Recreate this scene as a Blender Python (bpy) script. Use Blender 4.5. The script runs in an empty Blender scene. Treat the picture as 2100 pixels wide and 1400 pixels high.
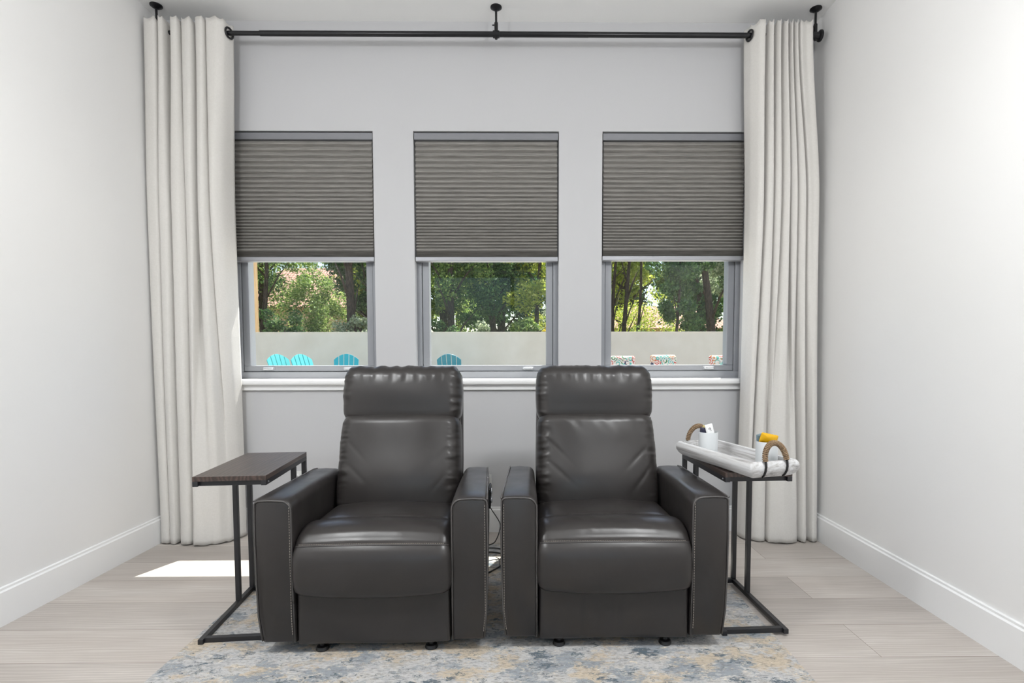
import bpy, math, random
import numpy as np
from mathutils import Vector, Matrix, Euler, noise
random.seed(7); rng = np.random.default_rng(7)
C = bpy.context.scene.collection
PI = math.pi

# ---------------------------------------------------------------- camera
cam_d = bpy.data.cameras.new('camera'); cam = bpy.data.objects.new('camera', cam_d); C.objects.link(cam)
bpy.context.scene.camera = cam
cam.location = (0, 0, 1.1017)
yaw, pitch, roll = -1.03878393e-02, -5.11701810e-02, 1.70929479e-03
cam.matrix_world = Matrix.Translation(cam.location) @ Matrix.Rotation(yaw, 4, 'Z') @ Matrix.Rotation(pitch, 4, 'X') @ Matrix.Rotation(roll, 4, 'Y') @ Matrix.Rotation(PI/2, 4, 'X')
cam_d.sensor_width = 36; cam_d.lens = 1080/2100*36
cam_d.shift_x = -(1081.87-1050)/2100; cam_d.shift_y = (778.75-700)/2100
cam_d.clip_start = .05; cam_d.clip_end = 300

# ---------------------------------------------------------------- world, sun, lamps, exposure
W = bpy.data.worlds.new('sky'); bpy.context.scene.world = W; W.use_nodes = True
wn = W.node_tree.nodes; bg = wn['Background']
sky = wn.new('ShaderNodeTexSky'); sky.sky_type = 'NISHITA'; sky.sun_disc = False
sky.sun_elevation = math.radians(64); sky.sun_rotation = math.radians(10); sky.dust_density = 2.0
W.node_tree.links.new(sky.outputs[0], bg.inputs[0]); bg.inputs[1].default_value = .30
def lamp(name, kind, loc, energy, color=(1,1,1), **kw):
    d = bpy.data.lights.new(name, kind); d.energy = energy; d.color = color
    for k, v in kw.items(): setattr(d, k, v)
    o = bpy.data.objects.new(name, d); o.location = loc; C.objects.link(o); return o
s = lamp('sun', 'SUN', (3, 12, 20), 15.0, (1, .96, .9), angle=math.radians(.5))
s.rotation_euler = Vector((-.19, -.415, -1)).to_track_quat('-Z', 'Y').to_euler()
# added fill light facing in from the made-up glazed opening behind the camera
a = lamp('rear_daylight', 'AREA', (-.19, -4.35, 1.55), 7, (.95, .97, 1), shape='RECTANGLE', size=3.4, size_y=2.5)
a.rotation_euler = (PI/2, 0, 0)
# front pair follows inferred ceiling downlights; glow, rear pair and pendant form are added
CL = [(-1.25, .85), (.90, .85), (-1.15, -1.7), (.80, -1.7)]
for x, y in CL:
    lz = 2.50 if y > 0 else 2.88
    lamp('ceiling_lamp_light', 'AREA', (x, y, lz-.12), 15 if y > 0 else 6, (.975, .992, 1), shape='DISK', size=.22)
    lamp('ceiling_lamp_glow', 'POINT', (x, y, lz), 42 if y > 0 else 10, (.975, .992, 1), shadow_soft_size=.13)  # glow added to brighten the ceiling and side walls
vs = bpy.context.scene.view_settings
vs.view_transform = 'Standard'; vs.look = 'None'; vs.gamma = 1; vs.use_curve_mapping = False; vs.exposure = -0.10

# ---------------------------------------------------------------- materials
def srgb(r, g, b):
    f = lambda c: (c/255/12.92 if c/255 <= .04045 else ((c/255+.055)/1.055)**2.4)
    return (f(r), f(g), f(b), 1)
class M:
    def __init__(s, name, col=(.8,.8,.8,1), rough=.5, metal=0, spec=.5, **kw):
        s.m = bpy.data.materials.new(name); s.m.use_nodes = True
        s.nt = s.m.node_tree; s.b = s.nt.nodes['Principled BSDF']
        s.b.inputs['Base Color'].default_value = col; s.b.inputs['Roughness'].default_value = rough
        s.b.inputs['Metallic'].default_value = metal; s.b.inputs['Specular IOR Level'].default_value = spec
        for k, v in kw.items(): s.b.inputs[k].default_value = v
    def n(s, t, **kw):
        nd = s.nt.nodes.new(t)
        for k, v in kw.items():
            if k.startswith('i_'): nd.inputs[k[2:].replace('_', ' ')].default_value = v
            else: setattr(nd, k, v)
        return nd
    def l(s, a, b): s.nt.links.new(a, b)
    def coord(s, scale=(1,1,1), loc=(0,0,0), rot=(0,0,0), gen='Object'):
        tc = s.n('ShaderNodeTexCoord'); mp = s.n('ShaderNodeMapping')
        mp.inputs['Scale'].default_value = scale; mp.inputs['Location'].default_value = loc; mp.inputs['Rotation'].default_value = rot
        s.l(tc.outputs[gen], mp.inputs[0]); return mp.outputs[0]
    def noise(s, vec, scale, detail=4, rough=.55, dist=0):
        nd = s.n('ShaderNodeTexNoise'); nd.inputs['Scale'].default_value = scale; nd.inputs['Detail'].default_value = detail
        nd.inputs['Roughness'].default_value = rough; nd.inputs['Distortion'].default_value = dist
        s.l(vec, nd.inputs['Vector']); return nd.outputs['Fac']
    def ramp(s, fac, stops, interp='LINEAR'):
        r = s.n('ShaderNodeValToRGB'); r.color_ramp.interpolation = interp
        el = r.color_ramp.elements
        while len(el) < len(stops): el.new(.5)
        for e, (p, c) in zip(el, stops): e.position = p; e.color = c
        s.l(fac, r.inputs[0]); return r.outputs[0]
    def mix(s, fac, a, b, mode='MIX'):
        m = s.n('ShaderNodeMix', data_type='RGBA', blend_type=mode)
        for i, v in ((0, fac), (6, a), (7, b)):
            if hasattr(v, 'links'): s.l(v, m.inputs[i])
            else: m.inputs[i].default_value = v
        return m.outputs[2]
    def bump(s, h, strength=.2, dist=.002, normal=None):
        b = s.n('ShaderNodeBump'); b.inputs['Strength'].default_value = strength; b.inputs['Distance'].default_value = dist
        s.l(h, b.inputs['Height'])
        if normal: s.l(normal, b.inputs['Normal'])
        return b.outputs[0]
    def base(s, c): s.l(c, s.b.inputs['Base Color']); return s
    def nrm(s, n): s.l(n, s.b.inputs['Normal']); return s
    def rgh(s, r): s.l(r, s.b.inputs['Roughness']); return s

def paint(name, col, b=.06):
    m = M(name, col, .75, spec=.25); v = m.coord(); m.nrm(m.bump(m.noise(v, 180, 3), b, .001)); return m.m
m_wallb = paint('window_wall_paint', srgb(195, 195, 197))  # window wall's dimmer light put into a greyer colour than the side walls
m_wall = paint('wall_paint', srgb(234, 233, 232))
m_ceil = paint('ceiling_paint', srgb(247, 247, 246))
m_trim = M('trim_paint', srgb(240, 240, 240), .35).m
# oak plank floor
def mk_floor():
    m = M('oak_plank_floor', rough=.42, spec=.35)
    v = m.coord(loc=(.55, .212, 0))
    br = m.n('ShaderNodeTexBrick'); br.offset = .37; br.offset_frequency = 2
    br.inputs['Color1'].default_value = (0,0,0,1); br.inputs['Color2'].default_value = (1,1,1,1); br.inputs['Mortar'].default_value = (.5,.5,.5,1)
    br.inputs['Scale'].default_value = 1; br.inputs['Mortar Size'].default_value = .0011; br.inputs['Mortar Smooth'].default_value = .3
    br.inputs['Brick Width'].default_value = 1.85; br.inputs['Row Height'].default_value = .228; br.inputs['Bias'].default_value = 0
    m.l(v, br.inputs['Vector'])
    # shift the grain per plank
    sep = m.n('ShaderNodeVectorMath', operation='MULTIPLY'); m.l(br.outputs['Color'], sep.inputs[0]); sep.inputs[1].default_value = (7, 3, 5)
    def gr(scale):
        mp = m.n('ShaderNodeMapping'); mp.inputs['Scale'].default_value = scale; m.l(v, mp.inputs[0])
        ad = m.n('ShaderNodeVectorMath', operation='ADD'); m.l(mp.outputs[0], ad.inputs[0]); m.l(sep.outputs[0], ad.inputs[1]); return ad.outputs[0]
    broad = m.noise(gr((.6, 5, 1)), 1.6, 3, .5)
    wv = m.n('ShaderNodeTexWave', wave_type='BANDS', bands_direction='Y'); wv.inputs['Scale'].default_value = 5.5
    wv.inputs['Distortion'].default_value = 14; wv.inputs['Detail'].default_value = 2.5; wv.inputs['Detail Scale'].default_value = .55; wv.inputs['Detail Roughness'].default_value = .5
    m.l(gr((.45, 4.0, 1)), wv.inputs['Vector'])
    fine = m.noise(gr((3, 90, 1)), 1.5, 5, .6)
    c = m.ramp(broad, [(.3, srgb(186, 178, 171)), (.7, srgb(208, 202, 196))])
    c = m.mix(m.ramp(wv.outputs['Fac'], [(0, (.0,.0,.0,1)), (1, (.32,.32,.32,1))]), c, srgb(160, 150, 142))
    c = m.mix(m.ramp(fine, [(.35, (.34,.34,.34,1)), (.65, (0,0,0,1))]), c, srgb(158, 149, 141))
    tone = m.mix(.14, c, br.outputs['Color'], 'OVERLAY')
    c = m.mix(br.outputs['Fac'], tone, srgb(118, 104, 92))
    m.base(c)
    h = m.mix(.5, fine, wv.outputs['Fac'])
    m.nrm(m.bump(h, .10, .0015)); return m.m
m_floor = mk_floor()
def mk_rug():
    m = M('distressed_rug', rough=.95, spec=.1, **{'Sheen Weight': .2})
    v = m.coord(); vs_ = m.coord(scale=(1, 1.7, 1))
    fib = m.noise(m.coord(scale=(1, 2.6, 1)), 48, 5, .8)
    w = m.n('ShaderNodeVectorMath', operation='ADD'); m.l(vs_, w.inputs[0])
    nd = m.n('ShaderNodeTexNoise'); nd.inputs['Scale'].default_value = 34; nd.inputs['Detail'].default_value = 5; m.l(vs_, nd.inputs['Vector'])
    sc = m.n('ShaderNodeVectorMath', operation='SCALE'); m.l(nd.outputs['Color'], sc.inputs[0]); sc.inputs['Scale'].default_value = .10; m.l(sc.outputs[0], w.inputs[1])
    vv = w.outputs[0]
    def at(o):
        a_ = m.n('ShaderNodeVectorMath', operation='ADD'); m.l(vv, a_.inputs[0]); a_.inputs[1].default_value = o; return a_.outputs[0]
    big = m.noise(at((0,0,0)), 5.0, 8, .62); b2 = m.noise(at((7,3,1)), 7.0, 8, .68); b3 = m.noise(at((3,9,5)), 7.5, 9, .72); b4 = m.noise(at((1,5,8)), 14, 5, .7)
    c = m.ramp(b4, [(.35, srgb(168, 168, 170)), (.5, srgb(196, 195, 194)), (.62, srgb(180, 176, 170))])
    c = m.mix(m.ramp(big, [(.52, (0,0,0,1)), (.57, (1,1,1,1))]), c, srgb(194, 180, 160))
    c = m.mix(m.ramp(b2, [(.52, (0,0,0,1)), (.58, (1,1,1,1))]), c, srgb(148, 154, 160))
    c = m.mix(m.ramp(b3, [(.57, (0,0,0,1)), (.615, (1,1,1,1))]), c, srgb(82, 97, 108))
    b5 = m.noise(at((11,2,4)), 19, 6, .75)
    c = m.mix(m.ramp(b5, [(.58, (0,0,0,1)), (.63, (1,1,1,1))]), c, srgb(86, 100, 106))
    c = m.mix(m.ramp(m.noise(at((4,12,2)), 20, 5, .7), [(.59, (0,0,0,1)), (.65, (1,1,1,1))]), c, srgb(219, 209, 192))
    c = m.mix(m.ramp(fib, [(.38, (.55,.55,.55,1)), (.52, (0,0,0,1))]), c, srgb(104, 102, 100))
    m.base(c); m.nrm(m.bump(m.mix(.5, fib, b4), .7, .006)); return m.m
m_rug = mk_rug()
def leather(name, col, rough=.36):
    m = M(name, col, rough, spec=.45, **{'Coat Weight': .10, 'Coat Roughness': .30})
    v = m.coord()
    vo = m.n('ShaderNodeTexVoronoi', feature='DISTANCE_TO_EDGE'); vo.inputs['Scale'].default_value = 330; m.l(v, vo.inputs['Vector'])
    big = m.noise(v, 5, 4, .6)
    m.base(m.mix(m.ramp(big, [(.3, (0,0,0,1)), (.7, (1,1,1,1))]), col, tuple(c*1.3 for c in col[:3])+(1,)))
    m.rgh(m.ramp(m.noise(v, 8, 4), [(.3, (rough-.04,)*3+(1,)), (.7, (rough+.08,)*3+(1,))]))
    b1 = m.bump(vo.outputs['Distance'], .12, .0006)
    m.nrm(m.bump(m.noise(v, 28, 4, .6), .10, .003, b1)); return m.m
m_leather = leather('charcoal_leather', srgb(42, 39, 38), .32)
m_piping = leather('leather_piping', srgb(70, 67, 66), .3)  # same leather, lightened to carry the bright highlight along the piping
m_thread = M('stitch_thread', srgb(150, 142, 134), .7).m
m_black = M('black_plastic', srgb(22, 22, 24), .4).m
m_steel = M('black_steel', srgb(38, 38, 41), .38, spec=.5).m
m_rod = M('black_rod_metal', srgb(30, 30, 33), .28, .3).m
def mk_tabletop():
    m = M('dark_walnut_top', rough=.33, spec=.5)
    v = m.coord(scale=(14, 1.6, 14)); wv = m.n('ShaderNodeTexWave', wave_type='BANDS', bands_direction='X')
    wv.inputs['Scale'].default_value = 1.3; wv.inputs['Distortion'].default_value = 9; wv.inputs['Detail'].default_value = 3; wv.inputs['Detail Scale'].default_value = 1.1
    m.l(v, wv.inputs['Vector']); fine = m.noise(m.coord(scale=(90, 6, 90)), 2, 4)
    c = m.mix(wv.outputs['Fac'], srgb(58, 47, 43), srgb(88, 72, 65)); c = m.mix(m.ramp(fine, [(.4, (.5,.5,.5,1)), (.6, (0,0,0,1))]), c, srgb(44, 37, 35))
    m.base(c); m.nrm(m.bump(m.mix(.5, wv.outputs['Fac'], fine), .25, .001)); return m.m
m_top = mk_tabletop()
def mk_curtain():
    m = M('offwhite_linen', srgb(228, 225, 221), .9, spec=.15, **{'Sheen Weight': .15})
    v = m.coord(); 
    a1 = m.noise(m.coord(scale=(60, 60, 900)), 1, 2); a2 = m.noise(m.coord(scale=(900, 900, 60)), 1, 2)
    h = m.mix(.5, a1, a2); m.nrm(m.bump(h, .22, .001))
    m.base(m.ramp(h, [(.35, srgb(221, 218, 213)), (.65, srgb(233, 230, 226))]))
    tr = m.n('ShaderNodeBsdfTranslucent'); tr.inputs[0].default_value = srgb(225, 220, 214)
    mx = m.n('ShaderNodeMixShader'); mx.inputs[0].default_value = .13
    out = m.nt.nodes['Material Output']; m.l(m.b.outputs[0], mx.inputs[1]); m.l(tr.outputs[0], mx.inputs[2]); m.l(mx.outputs[0], out.inputs[0]); return m.m
m_curtain = mk_curtain()
def mk_shade():
    m = M('woven_grey_shade', rough=.85, spec=.2)
    n1 = m.noise(m.coord(scale=(7, 7, 420)), 1, 5, .7); n2 = m.noise(m.coord(scale=(3, 3, 60)), 1, 3, .6)
    c = m.ramp(n1, [(.3, srgb(112, 110, 107)), (.5, srgb(142, 139, 135)), (.7, srgb(166, 163, 158))])
    c = m.mix(m.ramp(n2, [(.35, (.15,.15,.15,1)), (.6, (0,0,0,1))]), c, srgb(96, 95, 93))
    m.base(c); m.nrm(m.bump(n1, .3, .001)); return m.m
m_shade = mk_shade()
m_hrail = M('head_rail_grey', srgb(128, 129, 134), .45, .1).m
m_rail = M('aluminium_rail', srgb(158, 159, 164), .4, .25).m
m_frame = M('window_frame_grey', srgb(146, 148, 153), .42, .1).m
m_handle = M('satin_handle', srgb(190, 192, 196), .25, .6).m
def mk_glass():
    m = M('window_glass'); nt = m.nt
    t = m.n('ShaderNodeBsdfTransparent'); t.inputs[0].default_value = (.95, .97, .96, 1)
    g = m.n('ShaderNodeBsdfGlossy'); g.inputs['Roughness'].default_value = .0
    lw = m.n('ShaderNodeLayerWeight'); lw.inputs[0].default_value = .5
    pw = m.n('ShaderNodeMath', operation='POWER'); m.l(lw.outputs['Facing'], pw.inputs[0]); pw.inputs[1].default_value = 4
    fr = m.n('ShaderNodeMath', operation='MULTIPLY_ADD'); m.l(pw.outputs[0], fr.inputs[0]); fr.inputs[1].default_value = .45; fr.inputs[2].default_value = .02
    mx = m.n('ShaderNodeMixShader'); m.l(fr.outputs[0], mx.inputs[0]); m.l(t.outputs[0], mx.inputs[1]); m.l(g.outputs[0], mx.inputs[2])
    m.l(mx.outputs[0], nt.nodes['Material Output'].inputs[0]); return m.m
m_glass = mk_glass()
def mk_tray():
    m = M('whitewashed_wood', rough=.6, spec=.3)
    n1 = m.noise(m.coord(scale=(30, 2.2, 60)), 1, 5, .65, .6)
    m.base(m.ramp(n1, [(.32, srgb(128, 125, 123)), (.43, srgb(186, 184, 183)), (.6, srgb(214, 214, 215))])); m.nrm(m.bump(n1, .3, .002)); return m.m
m_tray = mk_tray()
def mk_rope():
    m = M('jute_rope', rough=.9, spec=.1); n1 = m.noise(m.coord(), 260, 4, .7)
    m.base(m.ramp(n1, [(.3, srgb(92, 74, 58)), (.6, srgb(162, 138, 112))])); m.nrm(m.bump(n1, .6, .002)); return m.m
m_rope = mk_rope()
m_cup = M('white_ceramic', srgb(208, 211, 213), .35).m
m_white = M('white_plastic', srgb(226, 226, 224), .4).m
m_paper = M('white_paper', srgb(236, 236, 236), .7).m
m_navy = M('navy_foil', srgb(38, 36, 58), .3, .2).m
m_yellow = M('yellow_foil', srgb(222, 170, 20), .28, .25).m
m_tan = M('tan_foil', srgb(205, 190, 130), .35, .1).m
m_grn = M('greygreen_foil', srgb(108, 128, 138), .35, .2).m
def stucco(name, c1, c2, sc=.5):
    m = M(name, rough=.9, spec=.15); n1 = m.noise(m.coord(), sc*4, 5); n2 = m.noise(m.coord(), 60, 3)
    m.base(m.ramp(n1, [(.3, c1), (.7, c2)])); m.nrm(m.bump(n2, .3, .005)); return m.m
m_gwall = stucco('garden_wall_stucco', srgb(200, 192, 178), srgb(210, 203, 191))
m_pave = stucco('patio_concrete', srgb(176, 172, 165), srgb(192, 188, 180))
m_peach = stucco('peach_stucco', srgb(214, 178, 150), srgb(226, 194, 166))
m_grass = stucco('garden_soil_grass', srgb(84, 92, 50), srgb(124, 116, 74), 1)
def mk_tile():
    m = M('terracotta_tile', rough=.8); wv = m.n('ShaderNodeTexWave', bands_direction='X'); wv.inputs['Scale'].default_value = 1.6; wv.inputs['Distortion'].default_value = .3
    w2 = m.n('ShaderNodeTexWave', bands_direction='Y'); w2.inputs['Scale'].default_value = 1.3; m.l(m.coord(), wv.inputs['Vector']); m.l(m.coord(), w2.inputs['Vector'])
    c = m.mix(w2.outputs['Fac'], srgb(158, 112, 92), srgb(188, 148, 126)); m.base(m.mix(m.ramp(wv.outputs['Fac'], [(.1, (.5,.5,.5,1)), (.4, (0,0,0,1))]), c, srgb(140, 96, 80))); m.nrm(m.bump(wv.outputs['Fac'], 1, .05)); return m.m
m_tile = mk_tile()
def mk_post():
    m = M('pale_timber', rough=.75); n1 = m.noise(m.coord(scale=(14, 14, 1.5)), 2, 4); m.base(m.ramp(n1, [(.3, srgb(176, 140, 98)), (.7, srgb(214, 182, 140))])); return m.m
m_post = mk_post()
def mk_bark(name, c1, c2):
    m = M(name, rough=.95, spec=.1); n1 = m.noise(m.coord(scale=(9, 9, 2.2)), 3, 5, .7); m.base(m.ramp(n1, [(.35, c1), (.65, c2)])); m.nrm(m.bump(n1, .8, .03)); return m.m
m_bark = mk_bark('tree_bark', srgb(52, 44, 38), srgb(104, 90, 78))
def mk_leaf(name, cols, tr=.35):
    m = M(name, rough=.5, spec=.4); g = m.n('ShaderNodeNewGeometry')
    n1 = m.noise(m.coord(), 1.1, 3); f = m.n('ShaderNodeMath', operation='ADD'); m.l(g.outputs['Random Per Island'], f.inputs[0]); m.l(n1, f.inputs[1])
    h = m.n('ShaderNodeMath', operation='MULTIPLY'); m.l(f.outputs[0], h.inputs[0]); h.inputs[1].default_value = .5
    c = m.ramp(h.outputs[0], [(.2, cols[0]), (.5, cols[1]), (.78, cols[2])]); m.base(c)
    t = m.n('ShaderNodeBsdfTranslucent'); m.l(c, t.inputs[0]); mx = m.n('ShaderNodeMixShader'); mx.inputs[0].default_value = tr
    m.l(m.b.outputs[0], mx.inputs[1]); m.l(t.outputs[0], mx.inputs[2]); m.l(mx.outputs[0], m.nt.nodes['Material Output'].inputs[0]); return m.m
L_dark = mk_leaf('leaf_dark', (srgb(54, 82, 50), srgb(82, 116, 66), srgb(130, 160, 96)), .35)
L_mid = mk_leaf('leaf_mid', (srgb(74, 102, 50), srgb(122, 150, 74), srgb(184, 196, 120)), .45)
L_lime = mk_leaf('leaf_lime', (srgb(108, 130, 48), srgb(176, 188, 70), srgb(222, 222, 130)), .5)
L_pale = mk_leaf('leaf_pale', (srgb(100, 116, 88), srgb(158, 172, 134), srgb(216, 220, 190)), .4)
L_yel = mk_leaf('leaf_yellow', (srgb(150, 140, 30), srgb(206, 184, 44), srgb(232, 214, 84)), .5)
m_teal = M('turquoise_resin', srgb(16, 150, 162), .45).m
m_teal_shaded = M('deep_teal_resin', srgb(4, 104, 122), .45).m  # shaded copy of the turquoise: shade on the chair's back put into the colour
m_teal_sunlit = M('aqua_resin', srgb(70, 170, 172), .5).m  # sunlit copy of the turquoise: sun on the slats put into the colour
m_dframe = M('dark_patio_metal', srgb(52, 46, 44), .5).m
def mk_floral(name, off):
    m = M(name, rough=.85, spec=.15)
    v = m.coord(loc=off); vo = m.n('ShaderNodeTexVoronoi', feature='F1'); vo.inputs['Scale'].default_value = 8.5; vo.inputs['Randomness'].default_value = .85; m.l(v, vo.inputs['Vector'])
    ring = m.n('ShaderNodeMath', operation='SINE'); mu = m.n('ShaderNodeMath', operation='MULTIPLY'); mu.inputs[1].default_value = 22; m.l(vo.outputs['Distance'], mu.inputs[0]); m.l(mu.outputs[0], ring.inputs[0])
    sp = m.n('ShaderNodeSeparateColor'); m.l(vo.outputs['Color'], sp.inputs[0])
    pal = m.ramp(sp.outputs[0], [(0, srgb(196, 58, 48)), (.25, srgb(86, 176, 160)), (.5, srgb(52, 122, 66)), (.7, srgb(206, 138, 80)), (.88, srgb(40, 54, 84))], 'CONSTANT')
    c = m.mix(m.ramp(ring.outputs[0], [(.0, (0,0,0,1)), (.15, (1,1,1,1))]), srgb(222, 214, 202), pal)
    petals = m.noise(v, 34, 2); c = m.mix(m.ramp(petals, [(.55, (0,0,0,1)), (.6, (1,1,1,1))]), c, srgb(216, 186, 168)); m.base(c); return m.m

# ---------------------------------------------------------------- helpers
def tag(o, label=None, cat=None, group=None, kind=None):
    if label: o['label'] = label
    if cat: o['category'] = cat
    if group: o['group'] = group
    if kind: o['kind'] = kind
    return o
def thing(name, label, cat, loc=(0,0,0), rz=0, group=None):
    o = bpy.data.objects.new(name, None); C.objects.link(o); o.location = loc; o.rotation_euler = (0,0,rz); o.empty_display_size = .1
    return tag(o, label, cat, group)
class MB:
    def __init__(s): s.v = []; s.f = []
    def add(s, v, f, xf=None):
        n = len(s.v)
        if xf is not None: v = [xf @ Vector(p) for p in v]
        s.v += [tuple(p) for p in v]; s.f += [tuple(i+n for i in q) for q in f]; return s
    def box(s, a, b, xf=None):
        (x0,y0,z0),(x1,y1,z1) = a, b
        v = [(x0,y0,z0),(x1,y0,z0),(x1,y1,z0),(x0,y1,z0),(x0,y0,z1),(x1,y0,z1),(x1,y1,z1),(x0,y1,z1)]
        return s.add(v, [(0,3,2,1),(4,5,6,7),(0,1,5,4),(1,2,6,5),(2,3,7,6),(3,0,4,7)], xf)
    def tube(s, pts, r, n=12, closed=False, cap=True):
        pts = [Vector(p) for p in pts]; N = len(pts); rings = []; up = None
        for i, p in enumerate(pts):
            if closed: t = (pts[(i+1)%N]-pts[i-1]).normalized()
            else: t = (pts[min(i+1,N-1)]-pts[max(i-1,0)]).normalized()
            if up is None:
                up = Vector((0,0,1)) if abs(t.z) < .9 else Vector((1,0,0))
            up = (up - t*up.dot(t)).normalized(); w = t.cross(up)
            rr = r[i] if hasattr(r, '__len__') else r
            rings.append([p + (up*math.cos(2*PI*k/n)+w*math.sin(2*PI*k/n))*rr for k in range(n)])
        v = [q for R_ in rings for q in R_]; f = []
        for i in range(N if closed else N-1):
            j = (i+1) % N
            for k in range(n): f.append((i*n+k, j*n+k, j*n+(k+1)%n, i*n+(k+1)%n))
        if cap and not closed: f.append(tuple(range(n))); f.append(tuple((N-1)*n+k for k in reversed(range(n))))
        return s.add(v, f)
    def lathe(s, prof, n=32, xf=None):
        v = []; f = []
        for r, z in prof:
            for k in range(n): v.append((r*math.cos(2*PI*k/n), r*math.sin(2*PI*k/n), z))
        for i in range(len(prof)-1):
            for k in range(n): f.append((i*n+k, i*n+(k+1)%n, (i+1)*n+(k+1)%n, (i+1)*n+k))
        if prof[0][0] > 1e-6: f.append(tuple(reversed(range(n))))
        if prof[-1][0] > 1e-6: f.append(tuple((len(prof)-1)*n+k for k in range(n)))
        return s.add(v, f, xf)
    def prism(s, poly, axis, a, b):
        n = len(poly); mk = {'x': lambda p, t: (t, p[0], p[1]), 'y': lambda p, t: (p[0], t, p[1]), 'z': lambda p, t: (p[0], p[1], t)}[axis]
        v = [mk(p, a) for p in poly]+[mk(p, b) for p in poly]
        return s.add(v, [tuple(range(n)), tuple(reversed(range(n, 2*n)))]+[(i, i+n, (i+1)%n+n, (i+1)%n) for i in range(n)])
    def rbox(s, size, r, n=(20,20,20), fn=None, xf=None):
        h = [x/2 for x in size]; idx = {}; v = []; f = []
        def vid(i, j, k):
            key = (i, j, k)
            if key in idx: return idx[key]
            p = [(-1+2*c/m)*hh for c, m, hh in zip(key, n, h)]
            q = [max(-(hh-r), min(hh-r, c)) for c, hh in zip(p, h)]
            d = Vector([a_-b_ for a_, b_ in zip(p, q)])
            if d.length > 1e-9: d.normalize()
            o = Vector(q)+d*r
            if fn: o = fn(o, d)
            idx[key] = len(v); v.append(o); return idx[key]
        for ax in range(3):
            b_, c_ = (ax+1) % 3, (ax+2) % 3
            for side in (0, n[ax]):
                for i in range(n[b_]):
                    for j in range(n[c_]):
                        q = []
                        for di, dj in ((0,0),(1,0),(1,1),(0,1)):
                            k = [0,0,0]; k[ax] = side; k[b_] = i+di; k[c_] = j+dj; q.append(vid(*k))
                        f.append(tuple(q) if side else tuple(reversed(q)))
        return s.add(v, f, xf)
    def build(s, name, mat, parent=None, smooth=False, bevel=0, sub=0, loc=None):
        me = bpy.data.meshes.new(name); me.from_pydata(s.v, [], s.f); me.update()
        o = bpy.data.objects.new(name, me); C.objects.link(o); me.materials.append(mat)
        import bmesh
        bm = bmesh.new(); bm.from_mesh(me); bmesh.ops.recalc_face_normals(bm, faces=bm.faces); bm.to_mesh(me); bm.free()
        if parent: o.parent = parent
        if loc: o.location = loc
        if smooth == True: me.polygons.foreach_set('use_smooth', [True]*len(me.polygons))
        elif smooth: me.polygons.foreach_set('use_smooth', [True]*len(me.polygons)); me.set_sharp_from_angle(angle=math.radians(smooth))
        if bevel:
            b = o.modifiers.new('bevel', 'BEVEL'); b.width = bevel; b.segments = 3; b.limit_method = 'ANGLE'; b.angle_limit = math.radians(40)
            if not smooth: me.polygons.foreach_set('use_smooth', [True]*len(me.polygons)); me.set_sharp_from_angle(angle=math.radians(60)); b.harden_normals = False
        if sub: m_ = o.modifiers.new('sub', 'SUBSURF'); m_.levels = sub; m_.render_levels = sub
        return o
def copy_tree(o, parent=None):
    c = o.copy(); C.objects.link(c)
    if parent: c.parent = parent
    for ch in [x for x in bpy.data.objects if x.parent == o]: copy_tree(ch, c)
    return c
def struct(o, label=None): o['kind'] = 'structure'; 
def sm(t): t = max(0, min(1, t)); return t*t*(3-2*t)

# ---------------------------------------------------------------- room shell
XL, XR, YB, YF, H = -2.12, 1.745, 3.21, -4.5, 3.05
T = .16
def setting(name, mb, mat, **k):
    o = mb.build(name, mat, **k); o['kind'] = 'structure'; return o
setting('floor', MB().box((XL-T, YF-T, -.12), (XR+T, YB+T, 0)), m_floor)
setting('ceiling', MB().box((XL-T, YF-T, H), (XR+T, YB+T, H+.15)), m_ceil)
setting('wall_left', MB().box((XL-T, YF-T, 0), (XL, YB, H)), m_wall)
setting('wall_right', MB().box((XR, YF-T, 0), (XR+T, YB, H)), m_wall)
WZ0, WZ1 = .93, 2.42
WX = [(-1.752, -.885), (-.645, .223), (.483, 1.350)]
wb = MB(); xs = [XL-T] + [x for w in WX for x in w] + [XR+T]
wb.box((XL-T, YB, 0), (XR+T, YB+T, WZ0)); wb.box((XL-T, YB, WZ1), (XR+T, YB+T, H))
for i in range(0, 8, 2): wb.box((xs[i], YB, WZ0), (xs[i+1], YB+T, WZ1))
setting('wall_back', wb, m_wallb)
# wall behind the camera with a wide glazed door added to let light in
DX = (-1.9, 1.5); DZ = 2.75
wf = MB(); wf.box((XL-T, YF-T, 0), (DX[0], YF, H)); wf.box((DX[1], YF-T, 0), (XR+T, YF, H)); wf.box((DX[0], YF-T, DZ), (DX[1], YF, H))
setting('wall_front', wf, m_wall)
d1 = setting('door_1', MB().box((DX[0], YF-.12, 0), (DX[0]+.06, YF-.04, DZ)).box((DX[1]-.06, YF-.12, 0), (DX[1], YF-.04, DZ)).box((DX[0]+.06, YF-.12, DZ-.06), (DX[1]-.06, YF-.04, DZ)).box((-.24, YF-.12, 0), (-.16, YF-.04, DZ-.06)), m_frame)
MB().box((DX[0]+.06, YF-.085, 0), (-.24, YF-.075, DZ-.06)).box((-.16, YF-.085, 0), (DX[1]-.06, YF-.075, DZ-.06)).build('door_glass', m_glass, d1)
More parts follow.
